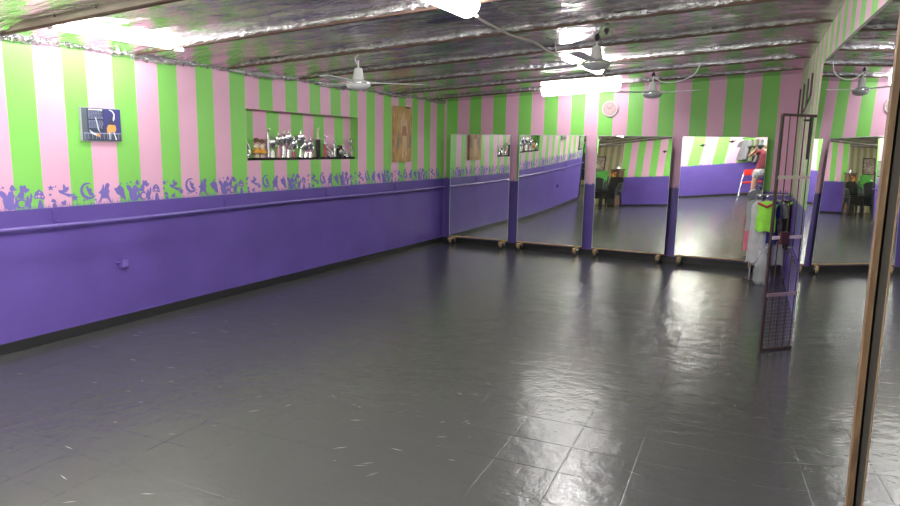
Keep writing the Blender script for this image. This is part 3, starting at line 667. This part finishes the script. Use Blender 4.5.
# ------------------------------------------------------------------ steel security gate
P0=V(-.041,5.752,0); gd=V(.678,.735,0); GL=.42; gz0,gz1=.012,1.888
ang=math.atan2(gd.y,gd.x)
t=thing('security_gate','narrow dark steel security gate standing open against the right wall','gate',P0,ang)
b=MB(); 
b.box((0,0,(gz0+gz1)/2),(.020,.018,gz1-gz0)); b.box((GL,0,(gz0+gz1)/2),(.018,.018,gz1-gz0)); b.box((GL/2,0,gz1),(GL,.02,.02)); b.box((GL/2,0,gz0),(GL,.02,.022)); b.build('frame',dark_iron,t)
for k in range(1,6):
    b=MB(); x=k*.078; b.tube([(x+.003*math.sin(z*5+k),0,z) for z in [gz0+(gz1-gz0)*i/12 for i in range(13)]],.0048,6); b.build('bar',dark_iron,t)
for z,m_,l in ((1.41,mat('pale_bar',(.65,.58,.55),.4),'pale painted cross bar'),(.935,mat('pink_bar',(.85,.74,.74),.4),'pinkish white cross bar'),(.47,mat('rose_bar',(.42,.30,.29),.5),None)):
    b=MB(); b.box((GL/2,-.010,z),(GL,.012,.026)); o=b.build('cross_bar',m_,t)
    if l: o['label']=l
b=MB()
for i in range(12): b.tube([(.01+i*.033,.008,.06),(.01+i*.033,.008,.46)],.0009,4)
for i in range(13): b.tube([(.01,.010,.07+i*.031),(GL-.01,.010,.07+i*.031)],.0009,4)
b.build('wire_mesh',mat('wire',(.32,.28,.33),.4,.6),t)
b=MB(); b.box((.12,-.01,.93),(.09,.035,.10),bev=.004); b.build('lock_box',mat('rust_red',(.10,.035,.035),.5),t)
b=MB(); b.tube([(.19,-.02,.85),(.30,-.03,.66)],.019,10); 
for i in range(8):
    u=i/7; b.lathe([(.022,-.005),(.022,.005)],c=(.19+.11*u,-.02-.01*u,.85-.19*u),n=10)
b.build('door_spring',steel,t)
for z in (.35,1.6):
    b=MB(); b.tube([(GL+.012,0,z-.04),(GL+.012,0,z+.04)],.010,8); b.build('hinge',dark_iron,t)
# burglar bars high on the right wall
t=thing('burglar_bars','dark bars with a curved lower edge high on the right wall above the gate','bars',(xr(7.8)-.03,7.8,2.2))
lowz=lambda y: 2.03+.12*max(0,(8.7-y)/1.3)**2
ys=[9.15,8.5,7.9,7.4]
for y in ys:
    b=MB(); b.tube([(xr(y)-xr(7.8),y-7.8,lowz(y)-2.2),(xr(y)-xr(7.8),y-7.8,2.36-2.2)],.011,6); b.build('bar',dark_iron,t)
b=MB(); yy=[9.15-i*.25 for i in range(8)]; b.tube([(xr(y)-xr(7.8),y-7.8,lowz(y)-2.2) for y in yy],.009,6); b.build('curved_rail',dark_iron,t)
t=thing('slotted_bracket','black upright bracket on the right wall behind the gate bars','bracket',(xr(7.3)-.012,7.3,1.55))
b=MB(); b.box((0,0,.2),(.02,.07,.42)); b.build('upright',rubber,t); b=MB(); b.box((-.03,-.01,.36),(.06,.02,.02)); b.build('hook',rubber,t)

# ------------------------------------------------------------------ clothes rail beside the back wall
def cloth(name,c,rough=.85,v=.12): return mat(name,c,rough,vary=v,vscale=9,bump=.3,bscale=25)
C_white=cloth('cloth_white',(.62,.62,.62)); C_green=cloth('cloth_lime',(.36,.88,.08)); C_blue=cloth('cloth_blue',(.03,.04,.26)); C_blk=cloth('cloth_black',(.018,.018,.022)); C_red=cloth('cloth_red',(.55,.05,.08)); C_pink=cloth('cloth_coral',(.75,.20,.26)); C_grey=cloth('cloth_grey',(.42,.44,.47)); C_mar=cloth('cloth_maroon',(.12,.02,.035)); C_teal=cloth('cloth_teal',(.07,.17,.24)); C_bag=mat('clear_bag',(.80,.82,.82),.12,alpha=.32)
C_print=cloth('cloth_print',(.25,.25,.25),v=.9)
def garment(name,loc,rz,length,wid,m,label,cat='garment',sleeve=True,flare=1.0,trim=None,group='clothes hanging by the back corner',m2=None,split=.45):
    t=thing(name,label,cat,loc,rz,group)
    mm=[m]+([m2] if m2 else [])
    b=MB(); rows,n=18,24; vs=[]; rr=random.Random(int(length*1000+wid*77+loc[0]*931)); ph=rr.uniform(0,6); kk=rr.choice((4,5,6))
    for j in range(rows+1):
        u=j/rows; z=-.035-length*u
        w=wid*(.30+.70*min(1,(u/.10)**.6)) if u<.10 else wid*(1-.12*math.sin(min(1,(u-.1)/.5)*PI)+ (flare-1)*max(0,u-.4)/.6)
        th_=(.018+.03*u)
        for i in range(n):
            a=2*PI*i/n; wob=1+.28*u*math.sin(kk*a+ph+u*2)
            vs.append((w/2*math.cos(a),th_*math.sin(a)*wob+.012*u*math.sin(ph+a*3),z+.012*math.sin(a*5+ph)*(u==1)))
    fs=[];
    for j in range(rows):
        for i in range(n): fs.append((j*n+i,j*n+(i+1)%n,(j+1)*n+(i+1)%n,(j+1)*n+i))
    b.add(vs,fs); b.add([vs[i] for i in range(n)],[tuple(range(n))])
    if m2:
        for q in range(len(fs)): b.m[q]=1 if (q//n)/rows>split else 0
    b.build('cloth',mm,t,smooth='all')
    if sleeve:
        for sg in (-1,1):
            b=MB(); b.tube([(sg*wid*.40,0,-.075),(sg*wid*.52,0,-.12),(sg*wid*.58,.005,-.24)],[.045,.052,.056],10); b.build('sleeve',m,t,smooth=60)
    if trim:
        b=MB(); b.tube([(-wid*.46,-.035,-.06),(0,-.040,-.10),(wid*.40,-.035,-.05)],.014,8); b.build('collar',trim,t,smooth=60)
    b=MB(); b.tube([(0,0,-.03),(0,0,.015),(.014,0,.035),(0,0,.052),(-.014,0,.038)],.003,6); b.tube([(-wid*.42,0,-.06),(0,0,-.02),(wid*.42,0,-.06)],.005,6); b.build('hanger',steel,t)
    return t
t=thing('clothes_rail','low steel clothes rail crowded with garments beside the back corner','clothes rail',(-.08,9.0,0),.55)
b=MB(); b.tube([(-.22,0,1.085),(.27,0,1.085)],.011,10); b.build('rail',steel,t,smooth=60)
for sx in (-.22,.27):
    b=MB(); b.tube([(sx,0,.03),(sx,0,1.09)],.011,10); b.build('upright',steel,t,smooth=60); b=MB(); b.tube([(sx,-.14,.02),(sx,.14,.02)],.011,8); b.build('foot',rubber,t)
def onrail(s,dy=0): c,s_=math.cos(.55),math.sin(.55); return (-.07+s*c-dy*s_,9.0+s*s_+dy*c,1.055)
gs=[('shirt',-.24,.02,.3,.62,.17,C_grey,'pale grey top with coral pink lower part, leftmost on the rail',dict(m2=C_pink,split=.6,sleeve=False)),
 ('dress',-.21,-.03,.15,.76,.16,C_white,'long white dress hanging left of the lime green shirt',dict(sleeve=False,flare=1.15)),
 ('shirt',-.18,-.17,-.1,.36,.22,C_green,'lime green shirt with a red collar on the rail',dict(trim=C_red,sleeve=False)),
 ('dress',-.13,-.06,.1,.80,.17,C_white,'white dress showing below the lime green shirt',dict(sleeve=False,flare=1.1)),
 ('jacket',-.05,-.10,.9,.52,.17,C_blue,'navy blue jacket next to the lime green shirt',dict(trim=C_teal)),
 ('shirt',.0,-.06,.3,.40,.18,C_print,'black and white printed shirt in the middle of the rail',dict(trim=C_white)),
 ('dress',.05,.03,.3,.80,.24,C_white,'long white dress hanging behind the gate bars',dict(flare=1.2,sleeve=False)),
 ('jacket',.10,-.05,.3,.50,.22,C_blk,'black jacket with green trim near the wall end of the rail',dict(trim=C_green)),
 ('dress',.15,.04,.35,.62,.24,C_mar,'dark maroon dress, close to the purple wall',dict(sleeve=False)),
 ('jacket',.22,.0,.30,.60,.24,C_blk,'black coat hanging last, against the right wall',dict())]
for nm,s,dy,rz,ln,wd,m_,lb,kw in gs:
    garment(nm,onrail(s,dy),rz,ln,wd,m_,lb,**kw)
b=MB(); vs=[]; n=20; pr=[(.02,0),(.08,.0),(.095,.06),(.09,.16),(.08,.26),(.05,.36),(.03,.40),(.055,.45)]
for r,z in pr:
    for k in range(n):
        a=2*PI*k/n; q=r*(1+.18*math.sin(5*a+z*20)+.10*math.sin(9*a)); vs.append((q*math.cos(a),.8*q*math.sin(a),z))
b.add(vs,[(i*n+k,i*n+(k+1)%n,(i+1)*n+(k+1)%n,(i+1)*n+k) for i in range(len(pr)-1) for k in range(n)]+[tuple(range(n))[::-1]])
tag(b.build('plastic_bag',C_bag,loc=(-.13,8.80,.003),smooth='all'),'clear plastic bag on the floor below the hanging white dresses','bag')

# ------------------------------------------------------------------ rear of the room (seen in the mirrors)
# stacked black plastic chairs
def chair(label,loc,rz,m,group):
    t=thing('stacking_chair',label,'chair',loc,rz,group)
    b=MB(); b.box((0,0,.44),(.44,.42,.022),bev=.008); b.box((0,-.20,.425),(.42,.02,.04),bev=.004); b.build('seat',m,t)
    b=MB()
    vs=[];fs=[]
    for j in range(7):
        for i in range(9):
            x=-.21+.42*i/8; u=j/6; vs.append((x*(1-.12*u*u),.20+.06*u-.05*(1-(x/.21)**2)*u*-.4,.50+.36*u-(.05*(x/.21)**4 if j==6 else 0)))
    for j in range(6):
        for i in range(8): a=j*9+i; fs.append((a,a+1,a+10,a+9))
    b.add(vs,fs); b.add([(x,y+.014,z) for x,y,z in vs],fs); b.build('backrest',m,t)
    for sx in (-1,1):
        for sy in (-1,1):
            b=MB(); b.tube([(sx*.19,sy*.18,.43),(sx*.235,sy*.215,.012)],[.018,.014],8); b.build('leg',m,t)
        b=MB(); b.tube([(sx*.205,.18,.44),(sx*.205,.215,.62),(sx*.20,.245,.82)],.013,8); b.build('back_post',m,t)
        b=MB(); b.tube([(sx*.215,.20,.64),(sx*.235,.05,.655),(sx*.235,-.12,.64),(sx*.21,-.17,.45)],.014,8); b.build('armrest',m,t)
    return t
p0=None
lab=['front left stack','front right stack','furthest stack']
for si,(sx_,sy_,rz,n) in enumerate(((-5.50,.32,2.9,5),(-4.98,.36,3.3,5),(-5.62,-.42,3.1,6))):
    for k in range(n):
        L_='black plastic chair %s in the %s by the cabinet'%((['at the bottom','second from the floor','third from the floor','fourth from the floor','fifth from the floor'][k] if k<n-1 else 'at the top'),lab[si])
        loc=(sx_,sy_+.012*k,.062*k)
        if p0 is None: p0=chair(L_,loc,rz,plastic_blk,'stacked black chairs at the rear'); 
        else:
            c=copy_tree(p0); c.location=loc; c.rotation_euler=(0,0,rz); c['label']=L_
gm=mat('green_plastic',(.10,.42,.07),.4)
c=chair('green plastic chair standing on top of the furthest black stack',(-5.60,-.36,.60),3.1,gm,None); c.scale=(.8,.8,.85)
# wooden cabinet with floral picture
t=thing('wooden_cabinet','brown wooden cabinet standing right of the black chair stacks','cabinet',(-5.40,-1.40,0),.25)
b=MB(); b.box((0,0,.70),(.28,.30,1.28),bev=.006); b.build('body',wood_mid,t); b=MB(); b.box((0,0,1.36),(.33,.36,.03),bev=.004); b.build('top',mirror_back,t)
b=MB(); b.box((0,-.0,.03),(.25,.27,.06)); b.build('plinth',mirror_back,t)
b=MB(); b.box((0,.156,.6),(.23,.012,.95)); b.build('door',mirror_back,t)
t=thing('flower_picture','small orange and yellow flower picture fixed to the cabinet front','picture',(-5.441,-1.238,1.20),.25)
b=MB(); b.box((0,0,0),(.22,.012,.24)); b.build('backing',wood_mid,t)
b=MB()
for i in range(16):
    b.ball((random.uniform(-.08,.08),.010,random.uniform(-.09,.09)),(.026,.006,.026),mi=i%3,n=8)
b.build('flowers',[mat('fl_o',(.85,.28,.03),.5),mat('fl_y',(.85,.62,.08),.5),mat('fl_r',(.45,.05,.03),.5)],t)
o=MB().lathe([(.02,0),(.05,.0),(.055,.03),(.03,.06),(.035,.11),(.05,.14),(.046,.14)],n=16).build('silver_vase',silver,loc=(-5.4,-1.40,1.376),smooth=50); tag(o,'small silver vase standing on top of the wooden cabinet','vase')
t=thing('framed_notice','framed picture on the cream striped wall behind the black chairs','picture',(-6.45,YA+.0,1.62))
b=MB(); b.box((0,.012,0),(.42,.024,.58),bev=.003); b.build('frame',wood_mid,t); b=MB(); b.box((0,.026,0),(.35,.004,.51)); b.build('print',mat('notice',(.62,.50,.45),.5,vary=.6,vscale=14),t)
# red folding chair
t=thing('folding_chair','red padded folding chair with chrome frame, seen in the rightmost mirror','chair',(.08,-1.33,0),PI); t.scale=(.92,.92,.98)
rf=mat('red_vinyl',(.62,.035,.03),.4)
b=MB(); b.box((0,0,.44),(.40,.38,.045),bev=.015); b.build('seat',rf,t)
b=MB(); b.box((0,.20,.76),(.40,.03,.20),bev=.012); b.build('backrest',rf,t)
for sx in (-.2,.2):
    b=MB(); b.tube([(sx,-.22,.012),(sx,.0,.42),(sx,.20,.70),(sx,.21,.86)],.011,8); b.build('front_leg',steel,t,smooth=60)
    b=MB(); b.tube([(sx*.92,.22,.012),(sx*.92,.02,.36),(sx*.92,-.13,.43)],.011,8); b.build('rear_leg',steel,t,smooth=60)
for y_,z_ in ((-.17,.11),(.19,.09)):
    b=MB(); b.tube([(-.19,y_,z_),(.19,y_,z_)],.008,8); b.build('stretcher',steel,t,smooth=60)
# rear clothes rail against the rear wall
t=thing('wall_clothes_rail','long steel clothes rail fixed across the rear right corner','clothes rail',(.18,-1.58,1.86))
b=MB(); b.tube([(-.46,0,0),(.40,0,0)],.012,10); b.build('rail',steel,t)
for sx in (-.44,.38): b=MB(); b.tube([(sx,0,0),(sx,-.155,0)],.009,8); b.build('bracket',steel,t)
C_olive=cloth('cloth_olive',(.14,.17,.09)); C_ash=cloth('cloth_ash',(.16,.16,.17))
cl=[(C_ash,'grey shirt hung first by the striped wall edge'),(C_olive,'olive shirt on the rear rail above the red chair'),(C_ash,'darker shirt between the olive and white shirts at the rear'),(C_white,'white shirt on the rear rail right of two darker ones'),(C_blk,'black coat on the rear rail next to the white shirt'),(C_grey,'second grey shirt on the rear rail, between dark coats'),(C_mar,'maroon coat on the rear rail'),(C_blk,'last black coat on the rear rail, nearest the right wall')]
for i,(m_,l_) in enumerate(cl):
    garment('shirt' if i<4 or i==5 else 'coat',(-.20+i*.095,-1.58,1.83),1.15+.05*i,.62+.05*(i%3),.34,m_,l_,group='clothes on the rear wall rail')
# little ornaments on the rear wall
for (x,z,l_) in ((-.93,1.74,'black winged ornament on the rear striped wall, left of two'),(-.44,1.79,'black winged ornament on the rear striped wall, right of two'),(-4.17,1.95,'dark winged ornament on the rear striped wall, far left end')):
    b=MB()
    P=[(-.07,.03),(-.03,.02),(0,.05),(.03,.02),(.08,.035),(.05,0),(.03,-.02),(0,-.05),(-.03,-.02),(-.05,0)]
    b.prism(P,lambda u,v,tt:(u,tt,v),0,.018); b.ball((0,.02,.0),(.018,.014,.04),n=8)
    tag(b.build('wall_ornament',rubber,loc=(x,YREAR+.002,z)),l_,'ornament','winged ornaments on the rear wall')
# dark curtain at the rear end of the left wall
b=MB(); pts=[(-.05+.02*math.sin(i*1.1),i*.012) for i in range(15)]
b.add([(u,v,z) for z in (0,.5,1.0,1.35) for u,v in pts],[(r*15+i,r*15+i+1,(r+1)*15+i+1,(r+1)*15+i) for r in range(3) for i in range(14)])
b.add([(u+.012,v,z) for z in (0,.5,1.0,1.35) for u,v in pts],[(r*15+i,r*15+i+1,(r+1)*15+i+1,(r+1)*15+i) for r in range(3) for i in range(14)])
tag(b.build('hanging_cloth',C_blk,loc=(XL+.015,1.575,.05),smooth=50),'black cloth hanging at the rear end of the left wall','cloth')

# ------------------------------------------------------------------ photographer
def skin(name,verts,edges,mats,parent,sub=2,root=0):
    me=bpy.data.meshes.new(name); me.from_pydata([v[0] for v in verts],edges,[])
    o=bpy.data.objects.new(name,me); COL.objects.link(o)
    sm=o.modifiers.new('s','SKIN'); sm.use_smooth_shade=True
    if not me.skin_vertices: bpy.context.view_layer.update()
    ly=me.skin_vertices[0] if me.skin_vertices else None
    if ly is None:
        bm=bmesh.new(); bm.from_mesh(me); bm.verts.layers.skin.verify(); bm.to_mesh(me); bm.free(); ly=me.skin_vertices[0]
    for i,v in enumerate(verts):
        r=v[1]; ly.data[i].radius=r if hasattr(r,'__len__') else (r,r); ly.data[i].use_root=(i==root)
    s2=o.modifiers.new('u','SUBSURF'); s2.levels=sub; s2.render_levels=sub
    bpy.context.view_layer.update()
    dg=bpy.context.evaluated_depsgraph_get(); ev=o.evaluated_get(dg); m2=bpy.data.meshes.new_from_object(ev)
    o.modifiers.clear(); o.data=m2; m2.materials.clear()
    for q in mats: m2.materials.append(q)
    m2.shade_smooth()
    if parent: o.parent=parent
    return o
skinm=mat('skin',(.52,.30,.20),.5); hairm=mat('hair',(.05,.03,.02),.6); shirt_m=cloth('maroon_shirt',(.18,.025,.04)); short_m=mat('patterned_shorts',(.4,.4,.4),.8,vary=.9,vscale=28)
PX,PY=.20,-.46
t=thing('person','person in a maroon shirt and patterned shorts holding up a phone','person',(PX,PY,0),.40)
Vt=[((0,0,.93),(.13,.10)),((0,0,1.10),(.12,.09)),((0,0,1.28),(.15,.10)),((0,0,1.42),(.11,.08)),((0,.01,1.50),.052),((0,.02,1.56),.055),   #0-5
 ((-.19,0,1.42),.058),((-.27,.16,1.30),.042),((-.11,.36,1.50),.030),((.19,0,1.42),.058),((.27,.16,1.30),.042),((.11,.36,1.50),.030),   #6-11
 ((-.10,0,.86),.085),((-.12,.02,.50),.058),((-.12,-.02,.10),.038),((-.12,.10,.03),.032),((.10,0,.86),.085),((.13,.02,.50),.058),((.13,-.02,.10),.038),((.13,.10,.03),.032),
 ((-.085,.42,1.55),(.016,.034)),((.085,.42,1.55),(.016,.034))]
Ed=[(0,1),(1,2),(2,3),(3,4),(4,5),(3,6),(6,7),(7,8),(3,9),(9,10),(10,11),(0,12),(12,13),(13,14),(14,15),(0,16),(16,17),(17,18),(18,19),(8,20),(11,21)]
skin('body',Vt,Ed,[skinm],t)
# head with face
b=MB(); b.ball((0,.03,1.645),(.074,.094,.112),n=24); b.ball((0,.125,1.632),(.012,.018,.022),n=8); b.ball((0,.085,1.555),(.045,.04,.03),n=12)
for sx in (-1,1): b.ball((sx*.076,.02,1.64),(.012,.022,.032),n=8)
b.build('head',skinm,t,smooth='all')
for sx in (-1,1):
    b=MB(); b.ball((sx*.028,.112,1.652),(.012,.008,.008),n=10); b.build('eye',white_p,t,smooth='all'); b=MB(); b.ball((sx*.028,.119,1.652),(.005,.003,.005),n=8); b.build('pupil',rubber,t)
b=MB(); b.tube([(-.022,.112,1.592),(0,.120,1.589),(.022,.112,1.592)],.005,6); b.build('mouth',C_pink,t)
b=MB(); b.ball((0,-.005,1.675),(.084,.095,.105),n=20); b.ball((0,-.085,1.60),(.05,.04,.09),n=14); b.build('hair',hairm,t,smooth='all')
for sx in (-1,1):   # fingers curl round the phone
    for i in range(4):
        z=1.585-.018*i; ln=[.9,1,.95,.8][i]
        skin('finger',[((sx*.083,.425,z-.01),.0088),((sx*.088,.455,z),.0085),((sx*.078,.455+.024*ln,z),.008),((sx*(.078-.026*ln),.470+.006*ln,z),.007)],[(0,1),(1,2),(2,3)],[skinm],t,1)
    skin('thumb',[((sx*.082,.41,1.53),.010),((sx*.078,.435,1.545),.0095),((sx*.058,.452,1.565),.008)],[(0,1),(1,2)],[skinm],t,1)
skin('shirt',[((0,0,.82),(.215,.155)),((0,0,1.06),(.175,.13)),((0,0,1.28),(.175,.13)),((0,0,1.43),(.12,.10)),((0,.0,1.475),(.07,.07)),((-.19,0,1.42),.078),((-.245,.10,1.34),.066),((.19,0,1.42),.078),((.245,.10,1.34),.066)],[(0,1),(1,2),(2,3),(3,4),(3,5),(5,6),(3,7),(7,8)],[shirt_m],t)
skin('shorts',[((0,0,.93),(.19,.14)),((0,0,.85),(.19,.14)),((-.10,0,.76),.115),((-.115,.01,.58),.098),((.10,0,.76),.115),((.12,.01,.58),.098)],[(0,1),(1,2),(2,3),(1,4),(4,5)],[short_m],t)
for sx in (-.12,.13):
    b=MB(); b.box((sx,.06,.035),(.09,.26,.07),bev=.03); b.build('shoe',rubber,t,smooth=60)
o=MB().box((0,0,0),(.150,.008,.072),bev=.003).build('phone',plastic_blk,loc=(.018,-.028,1.585),rot=(0,0,.40)); tag(o,'black phone held up sideways in the hands of the person','phone')

# ------------------------------------------------------------------ camera, world, view
cam=bpy.data.cameras.new('camera'); co=bpy.data.objects.new('camera',cam); COL.objects.link(co); SC.camera=co
yaw,pitch,roll,f=.463342715,.160329318,.0185133017,658.516324
Fw=V(-math.sin(yaw)*math.cos(pitch),math.cos(yaw)*math.cos(pitch),-math.sin(pitch)); Rr=V(math.cos(yaw),math.sin(yaw),0); U=Rr.cross(Fw)
R2=math.cos(roll)*Rr+math.sin(roll)*U; U2=-math.sin(roll)*Rr+math.cos(roll)*U
M=Matrix((R2,U2,-Fw)).transposed().to_4x4(); M.translation=V(0,0,1.6); co.matrix_world=M
cam.sensor_width=36; cam.lens=f/900*36; cam.clip_start=.005; cam.clip_end=60
w=bpy.data.worlds.new('world'); SC.world=w; w.use_nodes=True; w.node_tree.nodes['Background'].inputs[0].default_value=(.9,.95,1,1); w.node_tree.nodes['Background'].inputs[1].default_value=.05
vs_=SC.view_settings; vs_.view_transform='Standard'; vs_.look='None'; vs_.gamma=1; vs_.exposure=1.95; vs_.use_curve_mapping=False
